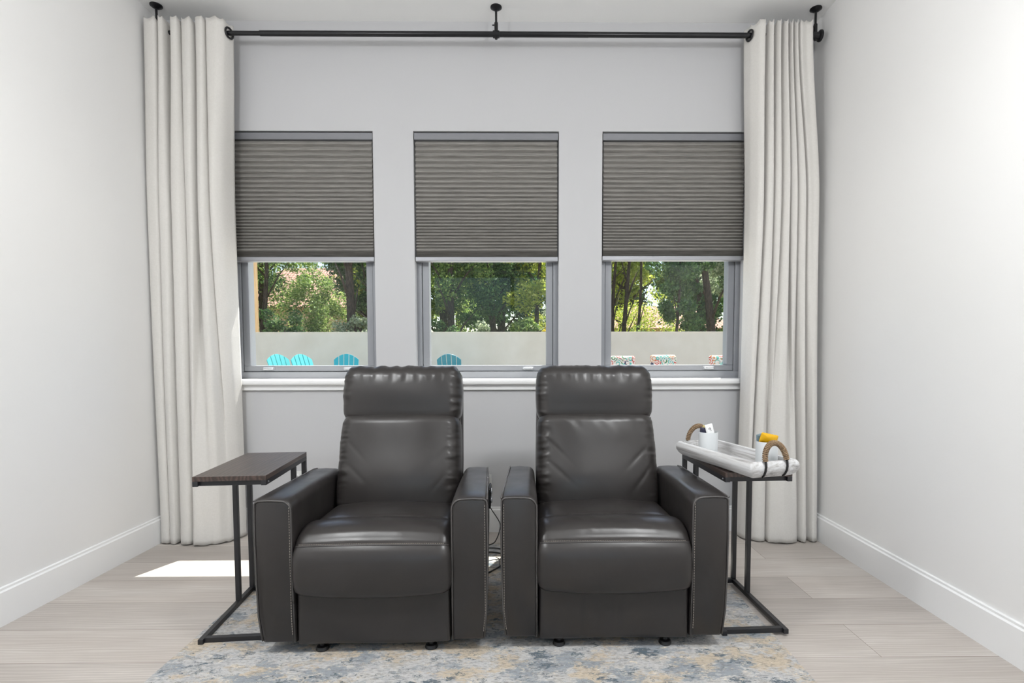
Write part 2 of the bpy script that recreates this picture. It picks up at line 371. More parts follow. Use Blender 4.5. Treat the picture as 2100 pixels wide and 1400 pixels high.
# baseboards with a small stepped top
BH = .155
def bb(name, pts, fn):
    prof = [(0,0),(.016,0),(.016,BH-.018),(.010,BH-.012),(.010,BH-.003),(.007,BH),(0,BH)]
    mb = MB(); n = len(prof); v = [fn(p, t) for t in pts for p in prof]
    mb.add(v, [tuple(range(n)), tuple(reversed(range(n, 2*n)))]+[(i, i+n, (i+1)%n+n, (i+1)%n) for i in range(n)])
    setting(name, mb, m_trim)
bb('baseboard_left', (YF, YB), lambda p, t: (XL+p[0], t, p[1]))
bb('baseboard_right', (YF, YB), lambda p, t: (XR-p[0], t, p[1]))
bb('baseboard_back', (XL+.016, XR-.016), lambda p, t: (t, YB-p[0], p[1]))

# windows
def make_window(i, x0, x1):
    f = MB(); yf = 3.27; y1 = YB+T; fw = .030; zb = .945
    # outer frame
    f.box((x0, yf, zb), (x1, y1, zb+.042)); f.box((x0, yf, WZ1-.035), (x1, y1, WZ1)); f.box((x0, yf, zb+.042), (x0+fw, y1, WZ1-.035)); f.box((x1-fw, yf, zb+.042), (x1, y1, WZ1-.035))
    o = f.build('window_%d' % i, m_frame, bevel=.002); o['kind'] = 'structure'
    g = MB(); a, b, c, d = x0+fw+.002, x1-fw-.002, zb+.044, WZ1-.037; sw = .040; sy0, sy1 = yf+.010, y1-.02
    for A, B in (((a,sy0,c),(b,sy1,c+.036)), ((a,sy0,d-sw),(b,sy1,d)), ((a,sy0,c+.036),(a+sw,sy1,d-sw)), ((b-sw,sy0,c+.036),(b,sy1,d-sw))): g.box(A, B)
    so = g.build('window_sash', m_frame, o, bevel=.003)
    MB().box((a+sw-.005, yf+.026, c+.03), (b-sw+.005, yf+.034, d-sw+.005)).build('window_pane', m_glass, o)
    for hx in (x0+.185, x1-.185):
        h = MB(); zc = c+.018
        h.rbox((.066, .012, .014), .0055, (10,4,4), xf=Matrix.Translation((hx, sy0-.016, zc)))
        h.box((hx-.030, sy0-.012, zc-.005), (hx-.020, sy0+.001, zc+.005)); h.box((hx+.020, sy0-.012, zc-.005), (hx+.030, sy0+.001, zc+.005))
        h.rbox((.074, .006, .020), .0028, (6,3,3), xf=Matrix.Translation((hx, sy0-.002, zc)))
        h.build('window_latch', m_handle, o, smooth=40)
    return o
for i, w in enumerate(WX): make_window(i+1, *w)
# continuous sill with apron below the windows
sl = MB(); 
sl.prism([(3.165, .912), (3.160, .918), (3.160, .938), (3.165, .944), (YB, .945), (YB, .912)], 'x', -1.775, 1.368)
for x0, x1 in WX: sl.box((x0, YB-.002, WZ0-.005), (x1, 3.275, .945))
sl.box((-1.765, 3.190, .878), (1.360, YB, .912))
setting('trim_1', sl, m_trim, bevel=.002)

# cellular shades, one per window
def make_blind(x0, x1, zbot, label):
    t = thing('window_shade', label, 'window shade', ((x0+x1)/2, 3.238, zbot), group='pleated shades over the three windows')
    w = (x1-x0)/2-.004; h = 2.412-zbot
    r = MB(); r.box((-w, -.022, h-.040), (w, .022, h)); r.box((-w, -.0245, h-.040), (w, -.022, h-.034)); r.build('head_rail', m_hrail, t, bevel=.0015)
    # pleats: large at the top, packed at the bottom
    zt = h-.042; z0 = .026; stack = .036
    hs = [.034*(1-.45*sm(k/20)) for k in range(40)]
    tot = 0; k = 0; lst = []
    while tot < zt-z0-stack: lst.append(hs[min(k,39)]); tot += lst[-1]; k += 1
    sc = (zt-z0-stack)/tot; pts = []; z = zt
    for q in lst:
        q *= sc
        pts += [(-.0040, z), (-.0125, z-q*.28), (-.0200, z-q*.58), (-.0195, z-q*.70)]
        z -= q
    for q in range(9):
        dz = stack/9; pts += [(-.013, z), (-.0195, z-dz*.5)]; z -= dz
    pts += [(-.013, z)]
    ww = w-.005; mb = MB(); NX = 24; n = len(pts)
    v = []
    for i in range(NX+1):
        x = -ww+2*ww*i/NX
        for (y, z_) in pts: v.append((x, y, z_))
    for i in range(NX+1):
        x = -ww+2*ww*i/NX
        for (y, z_) in pts: v.append((x, -y, z_))
    f = []
    for i in range(NX):
        for j in range(n-1): f.append((i*n+j, i*n+j+1, (i+1)*n+j+1, (i+1)*n+j)); b = n*(NX+1); f.append((b+i*n+j, b+(i+1)*n+j, b+(i+1)*n+j+1, b+i*n+j+1))
    for e in (0, NX):
        for j in range(n-1): b = n*(NX+1); f.append((e*n+j, e*n+j+1, b+e*n+j+1, b+e*n+j))
    mb.add(v, f); mb.build('pleated_fabric', m_shade, t)
    r = MB(); r.box((-w, -.024, 0), (w, .022, .026)); r.build('bottom_rail', m_rail, t, bevel=.003)
    return t
make_blind(*WX[0], 1.655, 'grey pleated cellular shade half lowered over the left window, next to the left curtain')
make_blind(*WX[1], 1.655, 'grey pleated cellular shade half lowered over the middle of the three windows')
make_blind(*WX[2], 1.660, 'grey pleated cellular shade half lowered over the right window, next to the right curtain')

# ---------------------------------------------------------------- curtain rod
RY, RZ = 3.075, 2.900
rod = thing('curtain_rod', 'long black metal curtain rod hanging from the ceiling above the three windows', 'curtain rod', (0, RY, RZ))
MB().tube([(-1.64+.0, 0, 0), (-1.0, 0, 0), (-1.0, 0, 0)][:2], .0125, 20).build('thin_rod_section', m_rod, rod, smooth=40)
MB().tube([(-2.05, 0, 0), (-1.64, 0, 0)], .0125, 20).tube([(.38, 0, 0), (1.69, 0, 0)], .0145, 20).tube([(-1.47, 0, 0), (.38, 0, 0)], .0150, 20).build('thick_rod_section', m_rod, rod, smooth=40)
RYm = Matrix.Rotation(PI/2, 4, 'Y')
for x, sg in ((-2.075, -1), (1.70, 1)):
    MB().lathe([(0, -.012), (.020, -.012), (.030, -.006), (.032, 0), (.030, .006), (.018, .011), (0, .011)], 28, Matrix.Translation((x, 0, 0)) @ RYm).build('finial', m_rod, rod, smooth=40)
for x in (-2.045, -.142, 1.672):
    b = MB(); zt = H-RZ
    b.lathe([(0, zt-.001), (.032, zt-.001), (.032, zt-.006), (.022, zt-.013), (.010, zt-.020), (0, zt-.02)][::-1], 28, Matrix.Translation((x, 0, 0)))
    b.tube([(x, 0, .055), (x, 0, zt-.015)], .0065, 14); b.tube([(x, 0, .012), (x, 0, .062)], .0105, 16)
    b.tube([(x-.018, 0, 0), (x+.018, 0, 0)], .0195, 24); b.tube([(x, 0, -.026), (x, 0, -.012)], .008, 14)
    bo = b.build('ceiling_bracket', m_rod, rod, smooth=40)
    MB().tube([(x-.022, 0, .050), (x-.008, 0, .050)], .0035, 10).build('set_screw', m_rod, bo, smooth=40)

# ---------------------------------------------------------------- curtains
def cr(pts, n):
    out = []; P = [Vector(p).to_3d() if len(p) == 2 else Vector(p) for p in pts]
    P = [P[0]*2-P[1]]+P+[P[-1]*2-P[-2]]
    for i in range(1, len(P)-2):
        for k in range(n):
            t = k/n; a_, b_, c_, d_ = P[i-1], P[i], P[i+1], P[i+2]
            # centripetal-ish: use softened tangents to keep folds from ringing
            m1 = (c_-a_)*.38; m2 = (d_-b_)*.38
            out.append(b_*(2*t**3-3*t*t+1)+m1*(t**3-2*t*t+t)+c_*(-2*t**3+3*t*t)+m2*(t**3-t*t))
    out.append(P[-2]); return out
def make_curtain(label, top, bot, mid, ztop, grom, seed):
    cx = sum(p[0] for p in top)/len(top)
    t = thing('curtain', label, 'curtain', (cx, RY, 0), group='white grommet curtains')
    n = 7; T_ = cr(top, n); B_ = cr(bot, n); M_ = cr(mid, n) ; NZ = 110; v = []; NP = len(T_)
    for i in range(NZ+1):
        u = i/NZ; z = ztop+(0.008-ztop)*u
        for j in range(NP):
            if u < .35: p = T_[j].lerp(M_[j], sm(u/.35)*.9+.1*u/.35)
            else: p = M_[j].lerp(B_[j], sm((u-.35)/.65)*.6+.4*(u-.35)/.65)
            nz = noise.noise(Vector((j*.11+seed, u*2.3, 0)))*.010*min(1, u*3)
            nx = noise.noise(Vector((j*.08+seed+9, u*2.0, 4)))*.009*min(1, u*3)
            w_ = 1+.0*u; zz = z
            hs = abs(z-.115)
            off = -.0022*(1 if z < .115 else 0) + (.0012 if hs < .012 else 0)
            ztopv = 0
            if i < 6: ztopv = (1-i/6)*(-.028*abs(math.sin(j*.45))*(.5+.5*noise.noise(Vector((j*.2, seed, 1)))))
            zb = (noise.noise(Vector((j*.25, seed, 7)))*.006*max(0, (u-.97)/.03))
            py_ = p.y*(1.35 if p.y > 0 else 1)
            v.append((p.x-cx+nx, min(py_+nz+off, .088 if z > .17 else .078), zz+ztopv+zb))
    f = [(i*NP+j, i*NP+j+1, (i+1)*NP+j+1, (i+1)*NP+j) for i in range(NZ) for j in range(NP-1)]
    mb = MB(); mb.add(v, f); o = mb.build('curtain_fabric', m_curtain, t, smooth=True)
    so = o.modifiers.new('thick', 'SOLIDIFY'); so.thickness = .0028; so.offset = 0
    for gx, gy, ang in grom:
        g = MB(); ring = [(.027*math.cos(a_), 0, .027*math.sin(a_)) for a_ in [2*PI*k/28 for k in range(28)]]
        g.tube(ring, .0055, 10, closed=True)
        go = g.build('grommet', m_rod, t, smooth=True); go.location = (gx-cx, gy, RZ); go.rotation_euler = (0, 0, ang)
    return t
Ltop = [(-2.098,.03),(-2.09,-.04),(-2.03,-.046),(-2.015,.0),(-2.005,-.050),(-1.985,-.046),(-1.97,.03),(-1.945,.035),(-1.94,-.046),(-1.905,-.05),(-1.895,.02),(-1.885,-.036),(-1.835,-.046),(-1.815,.035),(-1.80,.042),(-1.808,-.036),(-1.765,-.05),(-1.755,.03),(-1.75,-.036),(-1.69,-.05),(-1.658,-.028),(-1.64,.03)]
Lmid = [(-2.110,.04),(-2.108,-.045),(-2.05,-.055),(-2.02,.0),(-2.03,-.055),(-1.99,-.060),(-1.965,.02),(-1.955,.03),(-1.965,-.055),(-1.915,-.065),(-1.875,.0),(-1.89,-.046),(-1.85,-.06),(-1.82,.02),(-1.81,.03),(-1.815,-.055),(-1.775,-.07),(-1.745,.01),(-1.755,-.045),(-1.725,-.06),(-1.695,-.03),(-1.672,.05)]
Lbot = [(-2.100,.05),(-2.10,-.04),(-2.05,-.06),(-2.03,.02),(-2.035,-.06),(-2.0,-.07),(-1.975,.0),(-1.972,.02),(-1.965,-.07),(-1.915,-.08),(-1.895,.0),(-1.90,-.05),(-1.885,-.09),(-1.87,-.105),(-1.82,-.095),(-1.78,-.08),(-1.74,-.06),(-1.715,-.035),(-1.70,-.01),(-1.685,.02),(-1.675,.04),(-1.668,.055)]
make_curtain('off-white linen grommet curtain hanging left of the windows, beside the left wall', Ltop, Lbot, Lmid, 2.965, [(-1.642, 0, PI/2-.25), (-1.812, .0, PI/2+.2)], 1.3)
Rtop = [(1.29,.045),(1.305,.0),(1.335,-.046),(1.365,-.05),(1.374,.03),(1.393,-.036),(1.411,-.05),(1.419,.03),(1.438,-.036),(1.452,-.05),(1.460,.03),(1.478,-.036),(1.491,-.05),(1.498,.03),(1.511,-.036),(1.518,-.05),(1.524,.03),(1.537,-.036),(1.547,-.05),(1.555,.0),(1.567,-.046),(1.60,-.04),(1.632,-.046),(1.655,.045)]
Rmid = [(1.315,.05),(1.322,-.0),(1.342,-.05),(1.368,-.055),(1.378,.03),(1.40,-.045),(1.43,-.055),(1.436,.03),(1.447,-.045),(1.47,-.06),(1.478,.0),(1.495,-.045),(1.52,-.06),(1.545,.03),(1.538,-.04),(1.562,-.06),(1.572,.03),(1.58,-.046),(1.607,-.06),(1.617,.0),(1.63,-.05),(1.66,-.055),(1.690,-.046),(1.70,.045)]
Rbot = [(1.292,.03),(1.296,-.02),(1.31,-.05),(1.325,-.05),(1.335,.0),(1.34,-.05),(1.37,-.08),(1.405,-.08),(1.415,-.02),(1.42,-.06),(1.425,-.09),(1.46,-.105),(1.50,-.11),(1.55,-.105),(1.585,-.09),(1.60,-.02),(1.605,-.05),(1.62,-.09),(1.645,-.09),(1.66,-.0),(1.665,-.05),(1.68,-.09),(1.705,-.09),(1.722,-.03)]
make_curtain('off-white linen grommet curtain hanging right of the windows, beside the right wall', Rtop, Rbot, Rmid, 2.962, [(1.297, 0, PI/2+.25)], 5.7)

# ---------------------------------------------------------------- rug
rg = MB(); NX_, NY_ = 60, 70; rx0, rx1, ry0, ry1 = -1.262, .976, -.6, 2.985
rug = rg.rbox((rx1-rx0, ry1-ry0, .010), .004, (40, 60, 2)).build('area_rug', m_rug, smooth=30)
rug.location = ((rx0+rx1)/2, (ry0+ry1)/2, .0055)
tag(rug, 'distressed grey, blue and beige low-pile rug under the two recliners', 'rug')

# ---------------------------------------------------------------- recliners
RUGZ = .0105
def wr(x, z, sd, fx, fz): return noise.noise(Vector((x*fx+sd, z*fz, sd)))
def make_recliner(loc, label, sd, stitch_side, tilt=0.):
    t = thing('recliner', label, 'armchair', loc, 0, 'pair of charcoal leather recliners')
    w = .415; aw = .135; dep = .80; top = .572
    # profile of an arm (0 = inner face, aw = outer face)
    def armprof(ins=0):
        P = []; r = .036
        P.append((.0+ins, .045+ins)); P.append((aw-.020-ins, .045+ins)); P.append((aw-.012-ins, .052+ins)); P.append((aw-.004-ins, .15)); P.append((aw-ins*1.0, .28)); P.append((aw+.002-ins, .42))
        P.append((aw-ins, top-.014)); P.append((aw-.004-ins, top-.004-ins)); P.append((aw-.012-ins, top-ins))
        P.append((aw*.6, top+.002-ins))
        for k in range(7):
            a_ = PI/2+PI/2*k/6; P.append((r+ins+(r)*math.cos(a_), top-r-ins+r*math.sin(a_)))
        P.append((ins, .42)); P.append((ins, .25)); return P
    for sg in (-1, 1):
        mb = MB(); rings = [(.010, .014), (.003, .005), (0, 0)]; ys = [0, .004, .014, .10, .2, .3, .4, .46, .52, .56, .60, .64]
        rows = []
        for y in ys:
            ins = .012 if y == 0 else (.004 if y == .004 else 0)
            dz = -.05*max(0, (y-.52)/.12)**2
            yo = lambda z: y + .012*max(0, (.16-z)/.12)**1.5*(1 if y < .02 else 0)
            rows.append([(sg*(w-aw+p[0]-.022*(y/.62)*(p[0]/aw)), yo(p[1]), p[1]+(dz if p[1] > .4 else 0) + (.004*math.sin(y*9)*(1 if p[1] > .5 else 0))) for p in armprof(ins)])
        n = len(rows[0]); v = [q for r_ in rows for q in r_]; f = [tuple(range(n)), tuple((len(rows)-1)*n+k for k in range(n))]
        for i in range(len(rows)-1):
            for k in range(n): f.append((i*n+k, i*n+(k+1)%n, (i+1)*n+(k+1)%n, (i+1)*n+k))
        mb.add(v, f); ao = mb.build('armrest', m_leather, t, smooth=50)
        pp = armprof(.004); zmin = .06
        path = [(sg*(w-aw+p[0]), .0015+.012*max(0, (.16-p[1])/.12)**1.5, p[1]) for p in pp[2:]+pp[:1]]
        MB().tube(path, .0032, 8).build('piping', m_piping, ao, smooth=True)
        edge = [(sg*(w-aw+aw-.003-.022*(y/.62)), y, top-.003-(.05*max(0, (y-.52)/.12)**2)) for y in (0, .1, .2, .3, .4, .46, .52, .56)]
        MB().tube(edge, .0032, 8).build('piping', m_piping, ao, smooth=True)
        st = MB(); ox = (aw-.012) if sg == stitch_side else .010
        for k in range(48):
            z = .08+k*.0098
            bx = ox if z > .15 else (ox-(.15-z)*.10 if ox > .05 else ox)
            x = sg*(w-aw+bx); yy = .0005+.012*max(0, (.16-z)/.12)**1.5 - .0006
            st.box((x-.0009, yy-.0008, z), (x+.0009, yy+.0012, z+.0058))
        st.build('stitching', m_thread, ao)
    gap = w-aw
    # seat pad
    def seatfn(o, d):
        x, y, z = o; e = 1-(x/(gap))**2
        z += .018*e*max(0, 1-((y)/.26)**2)*(1 if z > 0 else 0) + .010*e*(z > 0)
        z += .0035*wr(x, y, sd, 7, 9)*(z > 0)
        return Vector((x, y, z))
    MB().rbox((2*gap-.004, .50, .16), .045, (30, 28, 10), seatfn, Matrix.Translation((0, .40, .352)) @ Matrix.Rotation(math.radians(-2.5), 4, 'X')).build('seat', m_leather, t, smooth=True)
    # footrest pad: waterfall front
    prof = [(.175, .300), (.175, .425), (.168, .440), (.150, .449), (.120, .454), (.085, .454), (.050, .446), (.022, .431), (.002, .411), (-.004, .405), (-.014, .392), (-.026, .37), (-.031, .33), (-.028, .28), (-.018, .245), (-.004, .232), (.03, .228)]
    pr = cr([(a_, b_) for a_, b_ in prof], 3); mb = MB(); NX2 = 44; rows = []
    cyc = Vector((.09, .36))
    for i in range(NX2+1):
        u = -1+2*i/NX2; x = u*(gap+.004); row = []
        e = (1-abs(u)**2.2); r_ = max(0, (abs(u)-.86)/.14); ins = .03*(1-math.sqrt(max(0, 1-r_*r_)))
        for k, p in enumerate(pr):
            y, z = p.x, p.y; dvec = (cyc-Vector((y, z))).normalized()
            y += dvec.x*ins; z += dvec.y*ins
            if z > .385: z += .014*e*(1 if y > .02 else .5)
            if y < .0: y -= .012*e; 
            if z < .26: z -= .012*e
            y += .0016*wr(x, z, sd+3, 9, 12)
            if y > .02 and z > .42:
                z += .0028*abs(wr(x+y*.8, y, sd+5, 26, 5))*(1.6 if sd > 3 else .5)*(1 if x*1 > -.15 else .3)
            row.append((x, y, z))
        rows.append(row)
    n = len(rows[0]); v = [q for r_ in rows for q in r_]
    f = [(i*n+k, i*n+k+1, (i+1)*n+k+1, (i+1)*n+k) for i in range(NX2) for k in range(n-1)]
    f += [tuple(range(n)), tuple(NX2*n+k for k in range(n))]
    mb.add(v, f); fo = mb.build('footrest_pad', m_leather, t, smooth=50)
    ks = 9*3
    seam = [(r_[ks][0], r_[ks][1]-.0008, r_[ks][2]+.0008) for r_ in rows[1:-1]]
    MB().tube(seam, .0022, 8).build('seam_piping', m_piping, fo, smooth=True)
    st = MB()
    for i in range(2, NX2-2):
        for q in (0, .5):
            a_ = Vector(rows[i][ks-2]).lerp(Vector(rows[i+1][ks-2]), q)+Vector((0, -.0012, .0012)); st.box((a_.x, a_.y-.0007, a_.z-.0007), (a_.x+.0042, a_.y+.0007, a_.z+.0007))
    st.build('stitching', m_thread, fo)
    # lower front panel
    def lowfn(o, d):
        x, y, z = o; k = 0
        if y < 0:
            for q, a_ in ((-.10, .004), (-.05, .004), (.02, .003)) if sd > 3 else ():
                k -= a_*math.exp(-((x-q-z*.12)/.010)**2)*max(0, 1-((z+.02)/.10)**2)
            k += .003*wr(x, z, sd, 5, 5)
        return Vector((x, y-k*1, z+(.006*wr(x, 1, sd, 4, 1) if z < -.05 else 0)))
    MB().rbox((2*gap-.006, .10, .215), .014, (60, 6, 20), lowfn, Matrix.Translation((0, .062, .142))).build('front_panel', m_leather, t, smooth=True)
    MB().rbox((2*gap-.02, .62, .20), .01, (4, 4, 4), None, Matrix.Translation((0, .43, .19))).build('base_frame', m_black, t, smooth=True)
    # back: tilted group of cushions
    th = math.radians(-15); piv = Vector((0, .500, .425))
    X0 = Matrix.Translation(piv) @ Matrix.Rotation(th, 4, 'X')
    def backfn(o, d):
        x, y, z = o; bw = .278; e = 1-min(1, abs(x)/bw)**2.6; zz = z/.225
        x *= 1-.045*max(0, zz)**2 - .012*max(0, -zz)**3
        side = sm((abs(x)-.20)/.06)
        if d.y < .5:
            y -= .034*e*(1-.45*abs(zz)**3) + .016*math.exp(-((z+.08)/.12)**2)*e
            y += .0075*side*wr(x*.3, z, sd+1, 10, 42) + .0045*side*wr(x, z, sd+8, 20, 90)
            # long soft diagonal creases
            for (x0_, z0_, sl_, s_) in ((-.19, .06, -1.0, 1), (-.17, -.05, -.9, 1), (.18, .02, 1.0, 1), (.2, -.07, 1.2, 1)):
                dd = (z-z0_)-sl_*(x-x0_); al = (x-x0_)*1.0
                y += .0055*math.exp(-(dd/.012)**2)*math.exp(-(al/.05)**2)*(.6 if sd > 3 else .25)
            if sd > 3: y += .003*sm((z-.10)/.08)*wr(x+z*.6, z, sd, 22, 6)
            y += .005*wr(x, z, sd, 4, 5)
        return Vector((x, y, z))
    MB().rbox((.548, .15, .450), .055, (80, 12, 90), backfn, X0 @ Matrix.Translation((0, -.02, .168))).build('back_cushion', m_leather, t, smooth=True)
    def headfn(o, d):
        x, y, z = o; bw = .275; e = 1-min(1, abs(x)/bw)**4; 
        side = sm((abs(x)-.205)/.055); tp = sm((z-.035)/.05)
        x *= 1+.012*math.cos(z*22) 
        if d.y < .6:
            y -= .018*e*(1-(z/.13)**2)
            y += .0085*side*wr(x*.3, z, sd+2, 8, 60)
        rad = .007*tp*wr(x, z*.3, sd+4, 34, 8) + .0025*tp*wr(x, z, sd+6, 75, 20) + .003*side*wr(x, z, sd+4, 30, 60)
        z += rad; y += rad*.6
        if z < -.06 : z -= .020*e*(1 if d.y < .3 else .3)
        return Vector((x, y, z))
    hc = X0 @ Matrix.Translation((0, -.012, .484)) @ Matrix.Rotation(math.radians(4), 4, 'X')
    MB().rbox((.538, .165, .262), .055, (96, 20, 56), headfn, hc).build('headrest', m_leather, t, smooth=True)
    # rear shell behind the cushions
    def shfn(o, d): return Vector((o.x*(1-.03*max(0, o.z/.4)), o.y, o.z))
    MB().rbox((.545, .075, .80), .03, (12, 6, 20), shfn, X0 @ Matrix.Translation((0, .075, .19))).build('back_shell', m_leather, t, smooth=True)
    for sg in (-1, 1):
        line = [X0 @ Vector((sg*(.272*(1-.045*max(0, (q-.185)/.21)**2)), -.030, q)) for q in [.0+.37*k/12 for k in range(13)]]
        MB().tube(line, .0028, 8).build('back_piping', m_piping, t, smooth=True)
    for x, y in ((-.20, .05), (.20, .05), (-.20, .68), (.20, .68)):
        MB().lathe([(.022, 0), (.024, .004), (.020, .014), (.010, .018), (.010, .060)], 20).build('foot', m_black, t, smooth=40, loc=(x, y, 0))
    return t
r1 = make_recliner((-.538, 1.855, RUGZ), 'charcoal leather recliner on the left, beside the bare side table', 1.7, 1)
r1.rotation_euler.z = math.radians(1.2)
r2 = make_recliner((.336, 1.875, RUGZ), 'charcoal leather recliner on the right, beside the side table with the tray', 4.3, -1)
# power control on the outer side of the left recliner
cp = MB().rbox((.010, .10, .085), .0045, (3, 10, 10), None, Matrix.Translation((.410, .30, .50))).build('control_panel', m_black, r1, smooth=True)
for dz in (-.018, .018):
    MB().lathe([(.013, 0), (.013, .003), (.010, .004), (0, .004)], 20, Matrix.Translation((.415, .30, .50+dz)) @ RYm).build('control_button', m_handle, cp, smooth=40)

# ---------------------------------------------------------------- side tables
def make_table(loc, rz, mir, label):
    t = thing('side_table', label, 'side table', loc, rz, 'C-shaped side tables beside the recliners')
    W_, D_, Ht = .262, .475, .636; b = .0095
    MB().box((-W_/2, 0, Ht-.018), (W_/2, D_, Ht)).build('tabletop', m_top, t, bevel=.0012)
    def bar(x0, y0, z0, x1, y1, z1, nm='frame_rail'): MB().box((min(x0,x1)-b, min(y0,y1)-b, min(z0,z1)-b), (max(x0,x1)+b, max(y0,y1)+b, max(z0,z1)+b)).build(nm, m_steel, t, bevel=.0012)
    zt = Ht-.018-b; e = W_/2-b; zb = b
    for z, nm in ((zt, 'top_rail'), (zb, 'base_rail')):
        for x in (-e, e): bar(x, b+.0, z, x, D_-b, z, nm)
        bar(-e+2*b, b+.012, z, e-2*b, b+.012, z, nm); bar(-e+2*b, D_-b, z, e-2*b, D_-b, z, nm)
    for x in (-e, e):
        for y in (.325, D_-b): bar(x, y, zb+2*b, x, y, zt-2*b, 'post')
        bo = MB().lathe([(0, 0), (.0035, 0), (.0035, .002), (0, .003)], 12, Matrix.Translation((x+(b if x > 0 else -b), .022, zt)) @ (RYm if x > 0 else RYm.inverted())).build('bolt', m_handle, t, smooth=40)
    return t
make_table((-1.088, 1.945, RUGZ), math.radians(5), 1, 'bare side table with dark wood top and black metal frame, left of the recliners')
make_table((.902, 1.975, RUGZ), math.radians(2.5), -1, 'side table with dark wood top and black metal frame, under the white tray')
TZ = RUGZ+.636

# ---------------------------------------------------------------- tray with its cups
ta = math.atan2(.125, .46); tray_c = Vector((.850, 2.108, TZ+.0005))
tray = thing('serving_tray', 'whitewashed wooden serving tray with rope handles on the right side table', 'tray', tray_c, ta)
def rr(hw, hl, r, n=5):
    P = []
    for cx_, cy_, a0 in ((hw-r, hl-r, 0), (-hw+r, hl-r, 90), (-hw+r, -hl+r, 180), (hw-r, -hl+r, 270)):
        for k in range(n+1): a_ = math.radians(a0+90*k/n); P.append((cx_+r*math.cos(a_), cy_+r*math.sin(a_)))
    return P
lev = [(.068, .212, .006, 0), (.079, .224, .006, .006), (.090, .235, .007, .018), (.0965, .2415, .007, .034), (.098, .243, .007, .048), (.096, .241, .007, .060), (.092, .237, .007, .068), (.089, .234, .006, .071), (.081, .226, .005, .071), (.079, .224, .005, .069), (.078, .222, .005, .040), (.074, .218, .005, .012)]
v = []; 
for hw, hl, r, z in lev: v += [(x, y, z*.88) for x, y in rr(hw*1.10, hl*1.02, r)]
n = 24; f = [(i*n+k, i*n+(k+1)%n, (i+1)*n+(k+1)%n, (i+1)*n+k) for i in range(len(lev)-1) for k in range(n)]; f += [tuple(range(n)), tuple((len(lev)-1)*n+k for k in range(n))]
mb = MB(); mb.add(v, f); mb.build('tray_body', m_tray, tray, smooth=35)
for sg in (-1, 1):
    yb = sg*.2495; 
    arch = [(.046*math.cos(a_), yb-sg*.004-sg*.012*math.sin(a_), .066+.062*math.sin(a_)) for a_ in [PI*k/40 for k in range(41)]]
    rp = MB().tube(arch, [.0078+.0007*math.sin(k*1.6) for k in range(41)], 12).build('rope_handle', m_rope, tray, smooth=True)
    wrp = MB(); R_ = []
    for k in range(300):
        u = k/299; a_ = PI*u; c_ = Vector((.046*math.cos(a_), yb-sg*.004-sg*.012*math.sin(a_), .066+.062*math.sin(a_))); rd = Vector((math.cos(a_), 0, math.sin(a_))); ph = u*2*PI*30
        R_.append(c_+(rd*math.cos(ph)+Vector((0,1,0))*math.sin(ph))*.0088)
    wrp.tube(R_, .0024, 5).build('rope_wrap', m_rope, rp, smooth=True)
    for x in (-.046, .046):
        MB().tube([(x, yb-sg*.004, .070), (x, yb+sg*.0, .060), (x, yb+sg*.0015, .044), (x, yb-sg*.001, .030), (x*.98, yb-sg*.0085, .015), (x*.96, yb-sg*.018, .005)], .0042, 10).build('handle_pin', m_black, tray, smooth=True)
def cup(loc, label):
    c = MB().lathe([(0, 0), (.034, 0), (.0375, .003), (.0385, .010), (.0395, .106), (.0388, .108), (.0378, .106), (.0365, .012), (.034, .006), (0, .005)], 40).build('cup', m_cup, smooth=50, loc=loc)
    return tag(c, label, 'cup', 'white cups on the tray')
def intray(x, y, z=.0125): 
    c, s_ = math.cos(ta), math.sin(ta); return (tray_c.x+x*c-y*s_, tray_c.y+x*s_+y*c, tray_c.z+z)
c1 = intray(-.034, .112); c2 = intray(.036, -.155)
cup(c1, 'plain white cup holding a white and a dark packet, far end of the tray')
cup(c2, 'plain white cup holding yellow foil packets, near end of the tray')
# packets: pillow shaped sachets
def packet(name, w_, h_, th_, mat, loc, rot, label, grp=None, marks=None):
    def pf(o, d):
        u = min(1, abs(o.x)/(w_/2)); v_ = min(1, abs(o.z)/(h_/2)); k = (1-u**4)*(1-v_**3)
        return Vector((o.x, o.y*(.12+.88*k)+.0008*noise.noise(Vector((o.x*150, o.z*150, w_*50))), o.z+ (.0008*math.sin(o.x*900) if v_ > .98 else 0)))
    p = MB().rbox((w_, th_, h_), th_*.3, (16, 4, 20), pf).build(name, mat, smooth=True); p.location = loc; p.rotation_euler = rot
    tag(p, label, 'packet', grp)
    if marks: marks(p)
    return p
def mark_p(p):
    # small dark hooked mark and faint grey lines of print
    mk = MB(); y = -.0046
    mk.tube([(-.004, y, .008), (-.0045, y, .013), (.0, y, .0155), (.0035, y, .013), (.0025, y, .0095), (.0, y, .0085), (.003, y, .005), (.004, y, .002)], .0012, 6); mk.build('printed_mark', m_black, p, smooth=True)
    g = MB()
    for k, (a_, b_) in enumerate(((-.006, .007), (-.004, .006), (-.007, .003))): g.tube([(a_, y+.0004, -.004-k*.005), (b_, y+.0004, -.004-k*.005)], .0005, 5)
    g.build('printed_lines', m_rail, p)
packet('sugar_packet', .034, .062, .010, m_paper, (c1[0]+.006, c1[1]-.004, c1[2]+.110), (-.10, -.22, .1), 'white paper packet with a dark mark standing in the far cup', None, mark_p)
packet('sugar_packet', .036, .055, .008, m_navy, (c1[0]-.017, c1[1]+.004, c1[2]+.097), (-.1, .12, -.3), 'dark navy packet standing in the far cup, left of the white packet')
packet('sugar_packet', .030, .050, .007, m_tan, (c1[0]-.008, c1[1]+.016, c1[2]+.108), (.1, .2, -.1), 'pale yellow packet behind the dark navy one in the far cup')
packet('snack_packet', .072, .040, .018, m_yellow, (c2[0]+.004, c2[1]-.006, c2[2]+.117), (.15, .22, .15), 'yellow foil packet lying sideways on top of the near cup')
